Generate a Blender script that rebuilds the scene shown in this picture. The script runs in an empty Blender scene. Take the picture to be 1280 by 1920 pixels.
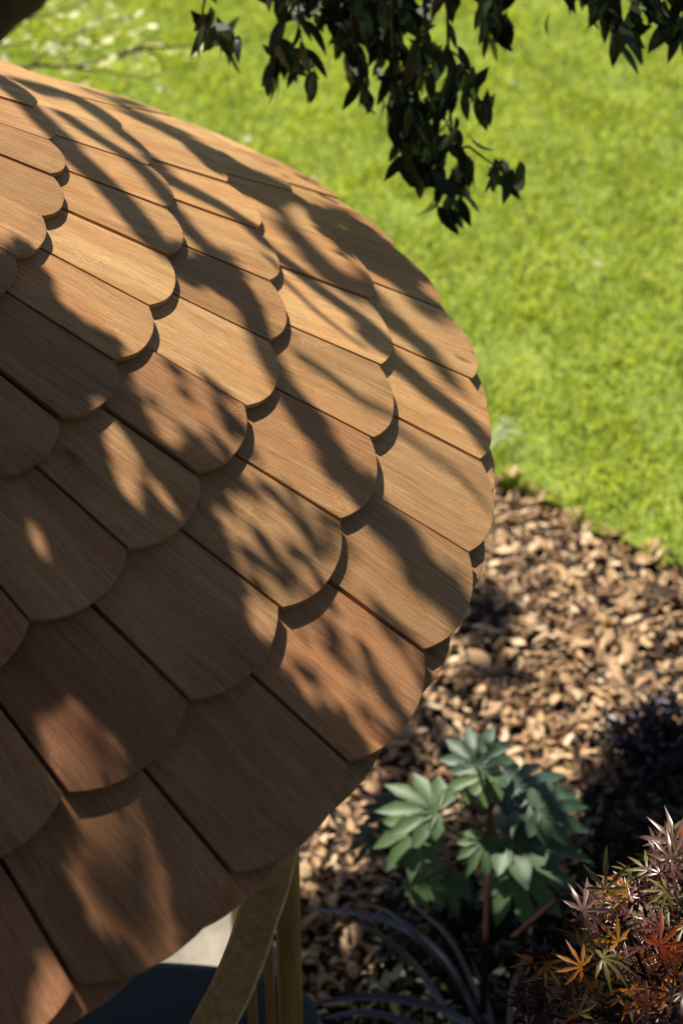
import bpy, math, random
import numpy as np
from mathutils import Vector, Matrix

random.seed(7)
rng = np.random.default_rng(7)
S = bpy.context.scene
COL = S.collection

# ------------------------------------------------------------------ camera
ROOF_R = 1.10            # roof radius at the eave, metres
EAVE_Z = 1.55            # eave height above the ground
CAM = np.array([0.0, -1.84133667 * ROOF_R, 1.13334208 * ROOF_R + EAVE_Z])
YAW, PITCH, FOC = 0.475310588, -0.655531608, 3282.42493
fw = np.array([math.sin(YAW) * math.cos(PITCH), math.cos(YAW) * math.cos(PITCH), math.sin(PITCH)])
rt = np.array([math.cos(YAW), -math.sin(YAW), 0.0])
up = np.cross(rt, fw)
cd = bpy.data.cameras.new('camera')
cam = bpy.data.objects.new('camera', cd)
COL.objects.link(cam)
m = Matrix(((rt[0], up[0], -fw[0], CAM[0]), (rt[1], up[1], -fw[1], CAM[1]), (rt[2], up[2], -fw[2], CAM[2]), (0, 0, 0, 1)))
cam.matrix_world = m
cd.sensor_fit = 'VERTICAL'
cd.sensor_height = 36.0
cd.lens = 36.0 * FOC / 1920.0
cd.clip_start = 0.05
cd.clip_end = 500
cd.dof.use_dof = True
cd.dof.focus_distance = 1.98
cd.dof.aperture_fstop = 4.6
S.camera = cam

# ------------------------------------------------------------------ light
SUN_AZ, SUN_EL = math.radians(97), math.radians(52)
L = np.array([math.cos(SUN_AZ) * math.cos(SUN_EL), math.sin(SUN_AZ) * math.cos(SUN_EL), math.sin(SUN_EL)])
w = bpy.data.worlds.new('World')
S.world = w
w.use_nodes = True
nt = w.node_tree
sky = nt.nodes.new('ShaderNodeTexSky')
sky.sky_type = 'NISHITA'
sky.sun_disc = False
sky.sun_elevation = SUN_EL
sky.sun_rotation = math.pi / 2 - SUN_AZ
nt.links.new(sky.outputs[0], nt.nodes['Background'].inputs[0])
nt.nodes['Background'].inputs[1].default_value = 0.06
sd = bpy.data.lights.new('sun', 'SUN')
sd.energy = 5.0
sd.angle = math.radians(0.6)
sd.color = (1.0, 0.93, 0.80)
sun = bpy.data.objects.new('sun', sd)
COL.objects.link(sun)
sun.location = Vector(L * 20)
sun.rotation_euler = Vector(L).to_track_quat('Z', 'Y').to_euler()
S.view_settings.view_transform = 'Standard'
S.view_settings.look = 'None'
S.view_settings.exposure = 0.85
S.view_settings.gamma = 1.0
S.view_settings.use_curve_mapping = False
S.cycles.max_bounces = 6
S.cycles.transparent_max_bounces = 4

# ------------------------------------------------------------------ helpers
def ray(x, y):
    d = fw + rt * (x - 640) / FOC - up * (y - 960) / FOC
    return d / np.linalg.norm(d)

def at(x, y, d):
    """point seen at photo position x, y at distance d"""
    return CAM + ray(x, y) * d

def on_plane(x, y, z):
    d = ray(x, y)
    return CAM + d * ((z - CAM[2]) / d[2])

def project(P):
    X = np.asarray(P) - CAM
    wz = X @ fw
    return np.stack([640 + FOC * (X @ rt) / wz, 960 - FOC * (X @ up) / wz], -1), wz

# roof courses: radius and height of the shingle tips (fractions of ROOF_R)
COURSES = [('X', 0.185, 0.497, 0.5), ('Y', 0.302, 0.427, 0.0), ('Z', 0.420, 0.356, 0.5),
           ('A', 0.538705049, 0.285310887, 0.0), ('B', 0.656138511, 0.214023750, 0.5),
           ('C', 0.767494101, 0.144973662, 0.0), ('D', 0.886391245, 0.0746423066, 0.5), ('E', 1.0, 0.0, 0.0)]
PHI0, DPHI = 0.265677135, 0.162469693

def roof_hit(x, y):
    """where the view ray meets the roof cone (smooth surface through the tips)"""
    d = ray(x, y)
    t = np.arange(1.2, 5.0, 0.01)
    P = CAM + d * t[:, None]
    r = np.hypot(P[:, 0], P[:, 1]) / ROOF_R
    zs = np.interp(r, [c[1] for c in COURSES], [c[2] for c in COURSES]) * ROOF_R + EAVE_Z
    hit = np.nonzero((P[:, 2] < zs) & (r < 1.06))[0]
    if len(hit) == 0 or zs[hit[0]] - P[hit[0], 2] > .03:
        return None
    return P[hit[0]]

def mesh_from(name, V, F, smooth=False):
    me = bpy.data.meshes.new(name)
    me.from_pydata([tuple(map(float, v)) for v in V], [], F)
    if smooth:
        me.shade_smooth()
    me.update()
    return me

def obj(name, me, mat=None, parent=None, **props):
    o = bpy.data.objects.new(name, me)
    COL.objects.link(o)
    if mat and me and not me.materials:
        me.materials.append(mat)
    if parent:
        o.parent = parent
    for k, v in props.items():
        o[k] = v
    return o

def thing(name, label, cat, loc=(0, 0, 0), group=None):
    o = obj(name, None, label=label, category=cat)
    o.location = [float(v) for v in loc]
    o.empty_display_size = 0.1
    if group:
        o['group'] = group
    bpy.context.view_layer.update()
    return o

def frame(zdir, ydir):
    z = np.asarray(zdir, float); z = z / np.linalg.norm(z)
    x = np.cross(ydir, z); x /= (np.linalg.norm(x) + 1e-9)
    y = np.cross(z, x)
    return x, y, z

def placed(o, pos, x, y, z, s=1.0, base=(0, 0, 0)):
    """orient an object; parent Empties carry translation only"""
    b = np.asarray(base, float)
    p = np.asarray(pos) - b
    o.matrix_local = Matrix(((x[0] * s, y[0] * s, z[0] * s, p[0]), (x[1] * s, y[1] * s, z[1] * s, p[1]),
                             (x[2] * s, y[2] * s, z[2] * s, p[2]), (0, 0, 0, 1)))

def smooth_path(pts, n=6):
    P = np.array(pts, float)
    if len(P) < 3:
        t = np.linspace(0, 1, n + 1)[:, None]
        return P[0] * (1 - t) + P[-1] * t
    Q = np.vstack([2 * P[0] - P[1], P, 2 * P[-1] - P[-2]])
    out = []
    for i in range(1, len(Q) - 2):
        for k in range(n):
            t = k / n
            out.append(0.5 * ((2 * Q[i]) + (-Q[i - 1] + Q[i + 1]) * t + (2 * Q[i - 1] - 5 * Q[i] + 4 * Q[i + 1] - Q[i + 2]) * t * t
                              + (-Q[i - 1] + 3 * Q[i] - 3 * Q[i + 1] + Q[i + 2]) * t ** 3))
    out.append(P[-1])
    return np.array(out)

class Bag:
    """collects geometry for one mesh"""
    def __init__(s):
        s.V = []; s.F = []
    def add(s, V, F):
        n = len(s.V)
        s.V.extend(V); s.F.extend([tuple(i + n for i in f) for f in F])
    def tube(s, pts, r0, r1, seg=7, wob=0.0, n=5):
        P = smooth_path(pts, n)
        N = len(P); rings = []
        T = np.gradient(P, axis=0)
        ref = np.array([0.31, 0.17, 0.93])
        for i in range(N):
            t = T[i] / (np.linalg.norm(T[i]) + 1e-9)
            a = np.cross(t, ref); a /= np.linalg.norm(a); b = np.cross(t, a)
            r = r0 + (r1 - r0) * i / (N - 1)
            for k in range(seg):
                th = 2 * math.pi * k / seg
                rr = r * (1 + wob * (random.random() - .5))
                rings.append(P[i] + (a * math.cos(th) + b * math.sin(th)) * rr)
        F = []
        for i in range(N - 1):
            for k in range(seg):
                F.append((i * seg + k, i * seg + (k + 1) % seg, (i + 1) * seg + (k + 1) % seg, (i + 1) * seg + k))
        F.append(tuple(range(seg))[::-1]); F.append(tuple((N - 1) * seg + k for k in range(seg)))
        s.add(rings, F)
    def box(s, c, hx, hy, hz, X=(1, 0, 0), Y=(0, 1, 0), Z=(0, 0, 1)):
        c = np.array(c, float); X, Y, Z = map(np.array, (X, Y, Z))
        V = [c + X * hx * a + Y * hy * b + Z * hz * d for a in (-1, 1) for b in (-1, 1) for d in (-1, 1)]
        s.add(V, [(0, 1, 3, 2), (4, 6, 7, 5), (0, 4, 5, 1), (2, 3, 7, 6), (0, 2, 6, 4), (1, 5, 7, 3)])
    def mesh(s, name, smooth=False):
        return mesh_from(name, s.V, s.F, smooth)

# ------------------------------------------------------------------ materials
class NT:
    def __init__(s, name):
        s.m = bpy.data.materials.new(name)
        s.m.use_nodes = True
        s.t = s.m.node_tree
        s.bsdf = s.t.nodes['Principled BSDF']
        s.out = s.t.nodes['Material Output']
    def n(s, typ, **kw):
        nd = s.t.nodes.new('ShaderNode' + typ)
        for k, v in kw.items():
            if k.startswith('i_'):
                key = k[2:]
                key = int(key) if key.isdigit() else key.replace('_', ' ')
                nd.inputs[key].default_value = v
            else:
                setattr(nd, k, v)
        return nd
    def l(s, a, b):
        s.t.links.new(a, b)
    def ramp(s, fac, stops, interp='LINEAR'):
        r = s.n('ValToRGB')
        r.color_ramp.interpolation = interp
        el = r.color_ramp.elements
        while len(el) < len(stops):
            el.new(0.5)
        for e, (p, c) in zip(el, stops):
            e.position = p; e.color = (*c, 1) if len(c) == 3 else c
        s.l(fac, r.inputs[0])
        return r.outputs[0]
    def mix(s, fac, a, b, mode='MIX'):
        mx = s.n('MixRGB', blend_type=mode)
        for sock, v in ((mx.inputs[0], fac), (mx.inputs[1], a), (mx.inputs[2], b)):
            if isinstance(v, (int, float)):
                sock.default_value = v
            elif isinstance(v, tuple):
                sock.default_value = (*v, 1)
            else:
                s.l(v, sock)
        return mx.outputs[0]
    def math(s, op, a, b=0.0):
        mm = s.n('Math', operation=op)
        for sock, v in ((mm.inputs[0], a), (mm.inputs[1], b)):
            if isinstance(v, (int, float)):
                sock.default_value = v
            else:
                s.l(v, sock)
        return mm.outputs[0]
    def noise(s, vec, scale, detail=4, rough=.55, dist=0.0):
        nd = s.n('TexNoise')
        nd.inputs['Scale'].default_value = scale
        nd.inputs['Detail'].default_value = detail
        nd.inputs['Roughness'].default_value = rough
        nd.inputs['Distortion'].default_value = dist
        s.l(vec, nd.inputs['Vector'])
        return nd.outputs['Fac']
    def mapping(s, vec, scale=(1, 1, 1), loc=(0, 0, 0)):
        mp = s.n('Mapping')
        mp.inputs['Scale'].default_value = scale
        mp.inputs['Location'].default_value = loc
        s.l(vec, mp.inputs['Vector'])
        return mp.outputs[0]
    def bump(s, h, strength, dist, normal=None):
        b = s.n('Bump')
        b.inputs['Strength'].default_value = strength
        b.inputs['Distance'].default_value = dist
        s.l(h, b.inputs['Height'])
        if normal is not None:
            s.l(normal, b.inputs['Normal'])
        return b.outputs[0]

def shingle_material():
    M = NT('cedar_shingle')
    tc = M.n('TexCoord'); oi = M.n('ObjectInfo')
    off = M.n('VectorMath', operation='SCALE'); off.inputs[0].default_value = (7.3, 31.7, 3.1)
    M.l(oi.outputs['Random'], off.inputs['Scale'])
    addv = M.n('VectorMath', operation='ADD')
    M.l(tc.outputs['Object'], addv.inputs[0]); M.l(off.outputs[0], addv.inputs[1])
    v = addv.outputs[0]
    # warp so that the grain wanders
    wn = M.n('TexNoise'); wn.inputs['Scale'].default_value = 7; wn.inputs['Detail'].default_value = 2
    M.l(v, wn.inputs['Vector'])
    wsub = M.n('VectorMath', operation='SUBTRACT'); wsub.inputs[1].default_value = (.5, .5, .5)
    M.l(wn.outputs['Color'], wsub.inputs[0])
    wsc = M.n('VectorMath', operation='SCALE'); wsc.inputs['Scale'].default_value = .022
    M.l(wsub.outputs[0], wsc.inputs[0])
    wadd = M.n('VectorMath', operation='ADD'); M.l(v, wadd.inputs[0]); M.l(wsc.outputs[0], wadd.inputs[1])
    vw = wadd.outputs[0]
    band = M.noise(M.mapping(vw, (42, 2.2, 20)), 1.0, 3, .6)
    fine = M.noise(M.mapping(vw, (330, 9, 200)), 1.0, 4, .65)
    pores = M.noise(M.mapping(vw, (900, 45, 500)), 1.0, 2, .6)
    blotch = M.noise(M.mapping(v, (1, .6, 1)), 14.0, 4, .6, .4)
    speck = M.noise(v, 420.0, 2, .5)
    base = oi.outputs['Color']
    dark = M.mix(1.0, base, (.78, .69, .60), 'MULTIPLY')
    light = M.mix(1.0, base, (1.14, 1.14, 1.10), 'MULTIPLY')
    red = M.mix(1.0, base, (1.05, .76, .58), 'MULTIPLY')
    c = M.mix(M.ramp(band, [(.30, (0, 0, 0)), (.70, (1, 1, 1))]), dark, light)
    c = M.mix(M.ramp(blotch, [(.45, (0, 0, 0)), (.72, (.6, .6, .6))]), c, red)
    c = M.mix(M.ramp(fine, [(.36, (.55, .55, .55)), (.54, (0, 0, 0))]), c, M.mix(1.0, base, (.50, .38, .30), 'MULTIPLY'))
    c = M.mix(M.ramp(pores, [(.30, (.5, .5, .5)), (.46, (0, 0, 0))]), c, M.mix(1.0, base, (.42, .32, .26), 'MULTIPLY'))
    big = M.noise(M.mapping(v, (1, .35, 1)), 9.0, 3, .5)
    c = M.mix(M.ramp(big, [(.50, (0, 0, 0)), (.68, (.55, .55, .55))]), c, M.mix(1.0, c, (.66, .56, .50), 'MULTIPLY'))
    vo = M.n('TexVoronoi'); vo.inputs['Scale'].default_value = 1.0; M.l(M.mapping(vw, (11, 5.5, 11)), vo.inputs['Vector'])
    c = M.mix(M.ramp(vo.outputs['Distance'], [(.035, (.8, .8, .8)), (.10, (0, 0, 0))]), c, M.mix(1.0, base, (.30, .20, .15), 'MULTIPLY'))
    # weather stains near the tip
    sep = M.n('SeparateXYZ'); M.l(tc.outputs['Object'], sep.inputs[0])
    tipm = M.ramp(sep.outputs['Y'], [(.0, (1, 1, 1)), (.02, (0, 0, 0))])
    tip = M.n('MapRange'); tip.inputs['From Min'].default_value = .035; tip.inputs['From Max'].default_value = -.025
    M.l(sep.outputs['Y'], tip.inputs['Value'])
    st = M.math('MULTIPLY', tip.outputs[0], M.ramp(M.noise(M.mapping(v, (60, 14, 40)), 1.0, 4, .7), [(.48, (0, 0, 0)), (.66, (1, 1, 1))]))
    c = M.mix(M.math('MULTIPLY', st, .55), c, M.mix(1.0, base, (.38, .30, .26), 'MULTIPLY'))
    # small worn patches with pale specks
    wear = M.math('MULTIPLY', M.ramp(M.noise(v, 16.0, 2), [(.58, (0, 0, 0)), (.68, (1, 1, 1))]), M.ramp(speck, [(.54, (0, 0, 0)), (.60, (1, 1, 1))]))
    c = M.mix(M.math('MULTIPLY', wear, .5), c, M.mix(1.0, base, (1.5, 1.4, 1.25), 'MULTIPLY'))
    M.l(c, M.bsdf.inputs['Base Color'])
    M.l(M.ramp(fine, [(.3, (.62, .62, .62)), (.7, (.46, .46, .46))]), M.bsdf.inputs['Roughness'])
    M.bsdf.inputs['Specular IOR Level'].default_value = .35
    # fine raised grain and saw marks that cross it
    saw = M.noise(M.mapping(v, (14, 620, 20)), 1.0, 2, .5)
    h = M.math('ADD', M.math('MULTIPLY', fine, 1.0), M.math('MULTIPLY', band, .8))
    h = M.math('ADD', h, M.math('MULTIPLY', pores, .7))
    h = M.math('ADD', h, M.math('MULTIPLY', saw, .12))
    h = M.math('ADD', h, M.math('MULTIPLY', speck, .30))
    M.l(M.bump(h, .6, .0012), M.bsdf.inputs['Normal'])
    return M.m

def simple(name, stops, scale=(10, 10, 10), rough=.6, bump=.3, bd=.002, coord='Object', detail=4, spec=.4, rnd=False):
    M = NT(name)
    tc = M.n('TexCoord')
    v = M.mapping(tc.outputs[coord], scale)
    f = M.noise(v, 1.0, detail, .6)
    c = M.ramp(f, stops)
    if rnd:
        g = M.n('NewGeometry')
        c = M.mix(1.0, c, M.ramp(g.outputs['Random Per Island'], [(0, (.6, .6, .6)), (1, (1.35, 1.35, 1.35))]), 'MULTIPLY')
    M.l(c, M.bsdf.inputs['Base Color'])
    M.bsdf.inputs['Roughness'].default_value = rough
    M.bsdf.inputs['Specular IOR Level'].default_value = spec
    if bump:
        M.l(M.bump(f, bump, bd), M.bsdf.inputs['Normal'])
    return M.m

def leaf_material(name, stops, trans=.35, tcol=None, rough=.4, by='island', spec=.5, sheen=0.0, vein=None):
    """leaf: surface colour from a random number, with some light coming through"""
    M = NT(name)
    if by == 'island':
        rnd = M.n('NewGeometry').outputs['Random Per Island']
    else:
        rnd = M.n('ObjectInfo').outputs['Random']
    c = M.ramp(rnd, stops)
    tc = M.n('TexCoord')
    var = M.noise(tc.outputs['Object'], 60.0 if by != 'island' else 25.0, 3)
    c = M.mix(.5, c, M.mix(1.0, c, M.ramp(var, [(.3, (.5, .5, .5)), (.7, (1.4, 1.4, 1.4))]), 'MULTIPLY'))
    M.l(c, M.bsdf.inputs['Base Color'])
    M.bsdf.inputs['Roughness'].default_value = rough
    M.bsdf.inputs['Specular IOR Level'].default_value = spec
    tr = M.n('BsdfTranslucent')
    if tcol:
        M.l(M.ramp(rnd, tcol), tr.inputs['Color'])
    else:
        M.l(c, tr.inputs['Color'])
    mx = M.n('MixShader'); mx.inputs[0].default_value = trans
    M.l(M.bsdf.outputs[0], mx.inputs[1]); M.l(tr.outputs[0], mx.inputs[2])
    M.l(mx.outputs[0], M.out.inputs['Surface'])
    return M.m

M_SH = shingle_material()
M_DECK = simple('dark_underlay_wood', [(.3, (.012, .008, .006)), (.7, (.035, .022, .014))], (30, 30, 30), .8)
M_POST = simple('honey_timber', [(.25, (.16, .080, .022)), (.55, (.30, .165, .045)), (.8, (.38, .22, .075))], (40, 40, 3), .5, .25, .001)
M_BEAM = simple('pale_timber', [(.25, (.38, .185, .070)), (.55, (.56, .31, .125)), (.8, (.66, .41, .19))], (90, 90, 7), .55, .3, .001)
M_SOIL = simple('dark_soil', [(.3, (.012, .009, .007)), (.7, (.045, .030, .020))], (25, 25, 25), .95, .8, .01)
M_TURF = simple('lawn_soil_green', [(.3, (.12, .17, .02)), (.7, (.22, .28, .035))], (6, 6, 6), .9, .5, .01)
M_STONE = simple('pale_paving_stone', [(.3, (.16, .145, .115)), (.7, (.30, .27, .215))], (14, 14, 14), .85, .4, .003)
M_NAVY = simple('navy_fabric', [(.3, (.006, .010, .018)), (.7, (.012, .019, .032))], (240, 240, 240), .75, .4, .001)
M_BARKCHIP = None

# ------------------------------------------------------------------ ground
def sheet(name, poly, z, mat, thick=0.0):
    n = len(poly)
    V = [(x, y, z) for x, y in poly]; F = [tuple(range(n))]
    if thick:
        V += [(x, y, z - thick) for x, y in poly]
        F += [(i, i + n, (i + 1) % n + n, (i + 1) % n) for i in range(n)]
    return obj(name, mesh_from(name, V, F), mat, kind='structure')

sheet('ground', [(-200, -200), (200, -200), (200, 200), (-200, 200)], 0.0, M_SOIL)
# the mown edge of the lawn, as seen along its line with the bark bed
edge_px = [(-400, 200), (300, 560), (700, 800), (850, 872), (925, 908), (985, 935), (1050, 975), (1120, 1010), (1200, 1048), (1290, 1094), (1500, 1190), (1800, 1310)]
edge = [on_plane(x, y, 0.0)[:2] for x, y in edge_px]
edge = smooth_path(edge, 5)
edge = edge + rng.normal(0, .014, edge.shape)
lawn_poly = [tuple(p) for p in edge] + [(60, -20), (60, 90), (-60, 90), (-60, edge[0][1])]
if True:
    a = 0.0
    for i in range(len(lawn_poly)):
        x0, y0 = lawn_poly[i]; x1, y1 = lawn_poly[(i + 1) % len(lawn_poly)]
        a += x0 * y1 - x1 * y0
    if a < 0:
        lawn_poly = lawn_poly[::-1]
sheet('lawn', lawn_poly, 0.035, M_TURF, 0.034)

def inside(P, poly):
    P = np.asarray(P); x, y = P[:, 0], P[:, 1]
    c = np.zeros(len(P), bool); n = len(poly)
    for i in range(n):
        x0, y0 = poly[i]; x1, y1 = poly[(i + 1) % n]
        if y0 == y1:
            continue
        k = ((y0 > y) != (y1 > y)) & (x < (x1 - x0) * (y - y0) / (y1 - y0) + x0)
        c ^= k
    return c

def field_noise(P, sc, seed):
    """cheap smooth 2D noise from a few sine waves"""
    r = np.random.default_rng(seed); v = np.zeros(len(P))
    for k in range(9):
        a = r.uniform(0, 2 * math.pi); f = sc * r.uniform(.5, 1.8)
        v += np.sin((P[:, 0] * math.cos(a) + P[:, 1] * math.sin(a)) * f + r.uniform(0, 6.28))
    return v / 3.0

# grass blades
def grass():
    n = 520000
    P = np.stack([rng.uniform(-.4, 6.6, n), rng.uniform(.3, 7.2, n)], -1)
    q, _ = project(np.c_[P, np.full(n, .05)])
    ok = (q[:, 0] > -260) & (q[:, 0] < 1480) & (q[:, 1] > -160) & (q[:, 1] < 1200) & inside(P - np.array([-.006, -.012]), lawn_poly)
    P = P[ok]
    cl = field_noise(P, 16, 3) + .7 * field_noise(P, 45, 4)
    keep = rng.random(len(P)) < np.clip(.78 + .14 * cl, .35, 1)
    P = P[keep]; cl = cl[keep]; n = len(P)
    h = np.clip(.026 + .005 * cl + rng.normal(0, .007, n), .010, .07)
    wd = rng.uniform(.0014, .0042, n)
    a = rng.uniform(0, 2 * math.pi, n)
    ang = field_noise(P, 10, 9) * 1.2 + rng.normal(0, 1.1, n)
    lean = h * np.abs(rng.normal(.55, .35, n))
    dx, dy = np.cos(a) * wd, np.sin(a) * wd
    lx, ly = np.cos(ang) * lean, np.sin(ang) * lean
    z0 = np.full(n, .033)
    V = np.zeros((n, 5, 3))
    V[:, 0] = np.c_[P[:, 0] - dx, P[:, 1] - dy, z0]
    V[:, 1] = np.c_[P[:, 0] + dx, P[:, 1] + dy, z0]
    V[:, 2] = np.c_[P[:, 0] + dx * .85 + lx * .35, P[:, 1] + dy * .85 + ly * .35, z0 + h * .6]
    V[:, 3] = np.c_[P[:, 0] - dx * .85 + lx * .35, P[:, 1] - dy * .85 + ly * .35, z0 + h * .6]
    V[:, 4] = np.c_[P[:, 0] + lx, P[:, 1] + ly, z0 + h]
    me = bpy.data.meshes.new('grass')
    me.vertices.add(n * 5); me.vertices.foreach_set('co', V.ravel())
    base = np.arange(n)[:, None] * 5
    quad = base + np.array([0, 1, 2, 3]); tri = base + np.array([3, 2, 4])
    loops = np.concatenate([quad, tri], 1).ravel()
    me.loops.add(len(loops)); me.loops.foreach_set('vertex_index', loops)
    me.polygons.add(2 * n)
    st = (np.arange(n)[:, None] * 7 + np.array([0, 4])).ravel()
    me.polygons.foreach_set('loop_start', st)
    me.update(calc_edges=True); me.validate()
    M = NT('grass_blades')
    rnd = M.n('NewGeometry').outputs['Random Per Island']
    tc = M.n('TexCoord')
    pat = M.noise(tc.outputs['Object'], 2.6, 6, .72)
    c1 = M.ramp(rnd, [(0, (.12, .195, .027)), (.35, (.26, .345, .046)), (.7, (.40, .475, .080)), (.93, (.47, .53, .14)), (1, (.64, .62, .32))])
    c = M.mix(M.ramp(pat, [(.36, (0, 0, 0)), (.66, (.6, .6, .6))]), c1, M.mix(1.0, c1, (1.12, 1.10, 1.0), 'MULTIPLY'))
    M.l(c, M.bsdf.inputs['Base Color'])
    M.bsdf.inputs['Roughness'].default_value = .45
    M.bsdf.inputs['Specular IOR Level'].default_value = .45
    tr = M.n('BsdfTranslucent')
    M.l(M.mix(1.0, c, (1.5, 1.4, .7), 'MULTIPLY'), tr.inputs['Color'])
    mx = M.n('MixShader'); mx.inputs[0].default_value = .5
    M.l(M.bsdf.outputs[0], mx.inputs[1]); M.l(tr.outputs[0], mx.inputs[2])
    M.l(mx.outputs[0], M.out.inputs['Surface'])
    obj('grass', me, M.m, kind='stuff', label='short bright green lawn grass behind the roof', category='grass')
grass()

# bark mulch
def mulch():
    n = 26000
    P = np.stack([rng.uniform(.4, 3.0, n), rng.uniform(-1.1, 1.6, n)], -1)
    q, _ = project(np.c_[P, np.full(n, .0)])
    ok = (q[:, 0] > 300) & (q[:, 0] < 1440) & (q[:, 1] < 2100) & (q[:, 1] > 700) & ~inside(P - np.array([.016, .030]), lawn_poly)
    ok &= (P[:, 0] > .905) | (P[:, 1] < -1.1) | (P[:, 1] > .98)
    inl = inside(P, lawn_poly)
    P = P[ok]; inl = inl[ok]
    bag = Bag()
    for i, (x, y) in enumerate(P):
        ln = .006 + .026 * random.random() ** 1.3 * (1.6 if random.random() < .08 else 1)
        wd = ln * random.uniform(.16, .55); th = random.uniform(.0008, .003)
        k = random.choice([5, 6, 6, 7])
        z = .006 + .020 * random.random() + (.022 if inl[i] else 0)
        R = Matrix.Rotation(random.uniform(0, 6.28), 3, 'Z') @ Matrix.Rotation(random.gauss(0, .5), 3, 'X') @ Matrix.Rotation(random.gauss(0, .5), 3, 'Y')
        R = np.array(R)
        bend = random.uniform(-.25, .25)
        T = []; B = []
        for j in range(k):
            a = 2 * math.pi * j / k + random.uniform(-.42, .42)
            u, v = math.cos(a) * ln * random.uniform(.65, 1.15), math.sin(a) * wd * random.uniform(.6, 1.25)
            zz = bend * u * u / ln
            T.append((u * .93, v * .9, zz + th)); B.append((u, v, zz - th * .4))
        V = (np.array(T + B) @ R.T) + np.array([x, y, z])
        F = [tuple(range(k)), tuple(range(2 * k - 1, k - 1, -1))] + [(j, j + k, (j + 1) % k + k, (j + 1) % k) for j in range(k)]
        bag.add(list(V), F)
    M = NT('bark_chips')
    rnd = M.n('NewGeometry').outputs['Random Per Island']
    tc = M.n('TexCoord')
    c = M.ramp(rnd, [(0, (.07, .035, .020)), (.2, (.27, .150, .072)), (.5, (.50, .310, .155)), (.8, (.64, .43, .24)), (1, (.76, .60, .40))])
    g = M.noise(tc.outputs['Object'], 160.0, 4, .65)
    c = M.mix(1.0, c, M.ramp(g, [(.3, (.55, .52, .5)), (.7, (1.25, 1.25, 1.25))]), 'MULTIPLY')
    M.l(c, M.bsdf.inputs['Base Color']); M.bsdf.inputs['Roughness'].default_value = .7
    M.l(M.bump(g, .6, .002), M.bsdf.inputs['Normal'])
    obj('bark_mulch', bag.mesh('bark_mulch'), M.m, kind='stuff', label='brown bark chip mulch between lawn and roof', category='mulch')
mulch()

# paving under the pavilion: pale flags
def paving():
    base = obj('paving', None, kind='structure')
    base.empty_display_size = .1
    nx = 0
    sl = .46
    for i in range(-2, 3):
        for j in range(-2, 3):
            cx, cy = i * sl + .21, j * sl + .05
            if math.hypot(cx, cy) > 1.02 or cx + sl * .45 > .95:
                continue
            b = Bag(); hw = sl / 2 - .004
            ring0 = [(-hw, -hw), (hw, -hw), (hw, hw), (-hw, hw)]
            V = [(x, y, .001) for x, y in ring0] + [(x, y, .020) for x, y in ring0] + [(x * .985, y * .985, .024) for x, y in ring0]
            F = [(k, (k + 1) % 4, (k + 1) % 4 + 4, k + 4) for k in range(4)] + [(k + 4, (k + 1) % 4 + 4, (k + 1) % 4 + 8, k + 8) for k in range(4)] + [(8, 9, 10, 11)]
            b.add([np.array(v) for v in V], F)
            o = obj('paving_slab', b.mesh('paving_slab'), M_STONE, base)
            o.location = (cx, cy, random.uniform(0, .002))
paving()

# ------------------------------------------------------------------ pavilion
pav = thing('garden_pavilion', 'round timber garden pavilion with a cone roof of scalloped cedar shingles', 'pavilion')

TH = .0065     # shingle thickness
def shingle_mesh(name, w_tip, w_top, length, seed, sf=.15):
    r = random.Random(seed)
    sag = sf * w_tip * r.uniform(.93, 1.07)
    gap = r.uniform(.0012, .0036)
    hw, ht = w_tip / 2 - gap, w_top / 2 - gap
    na = 14
    skew = r.uniform(-.0015, .0015)
    out = []
    for k in range(na + 1):
        u = -1 + 2 * k / na
        y = -sag * (1 - abs(u) ** 2.35) + skew * u + r.uniform(-.00025, .00025)
        out.append((u * hw, y))
    out += [(ht, length), (-ht, length)]
    n = len(out)
    c = (0, length * .3)
    bev = .0008
    inner = []
    for x, y in out:
        dx, dy = c[0] - x, c[1] - y; d = math.hypot(dx, dy)
        inner.append((x + dx / d * bev, y + dy / d * bev))
    V = [(x, y, 0) for x, y in inner] + [(x, y, -bev * .8) for x, y in out] + [(x, y, -TH) for x, y in out]
    F = [tuple(range(n))]
    for k in range(n):
        k2 = (k + 1) % n
        F.append((k, k + n, k2 + n, k2)); F.append((k + n, k + 2 * n, k2 + 2 * n, k2 + n))
    F.append(tuple(range(3 * n - 1, 2 * n - 1, -1)))
    return mesh_from(name, V, F)

# deck cone beneath the shingles
def cone_deck():
    prof = [(c[1] * ROOF_R, EAVE_Z + c[2] * ROOF_R - .027) for c in COURSES]
    prof[-1] = (ROOF_R * .955, EAVE_Z + .028 - .027)
    prof = [(.01, EAVE_Z + .60 * ROOF_R - .03)] + prof
    under = [(r, z - .018) for r, z in prof[::-1]]
    P = prof + under; seg = 78; V = []; F = []
    for r, z in P:
        for k in range(seg):
            a = 2 * math.pi * k / seg
            V.append((r * math.cos(a), r * math.sin(a), z))
    for i in range(len(P)):
        i2 = (i + 1) % len(P)
        for k in range(seg):
            F.append((i * seg + k, i2 * seg + k, i2 * seg + (k + 1) % seg, i * seg + (k + 1) % seg))
    return mesh_from('roof', V, F)
roof = obj('roof', cone_deck(), M_DECK, pav)

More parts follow.
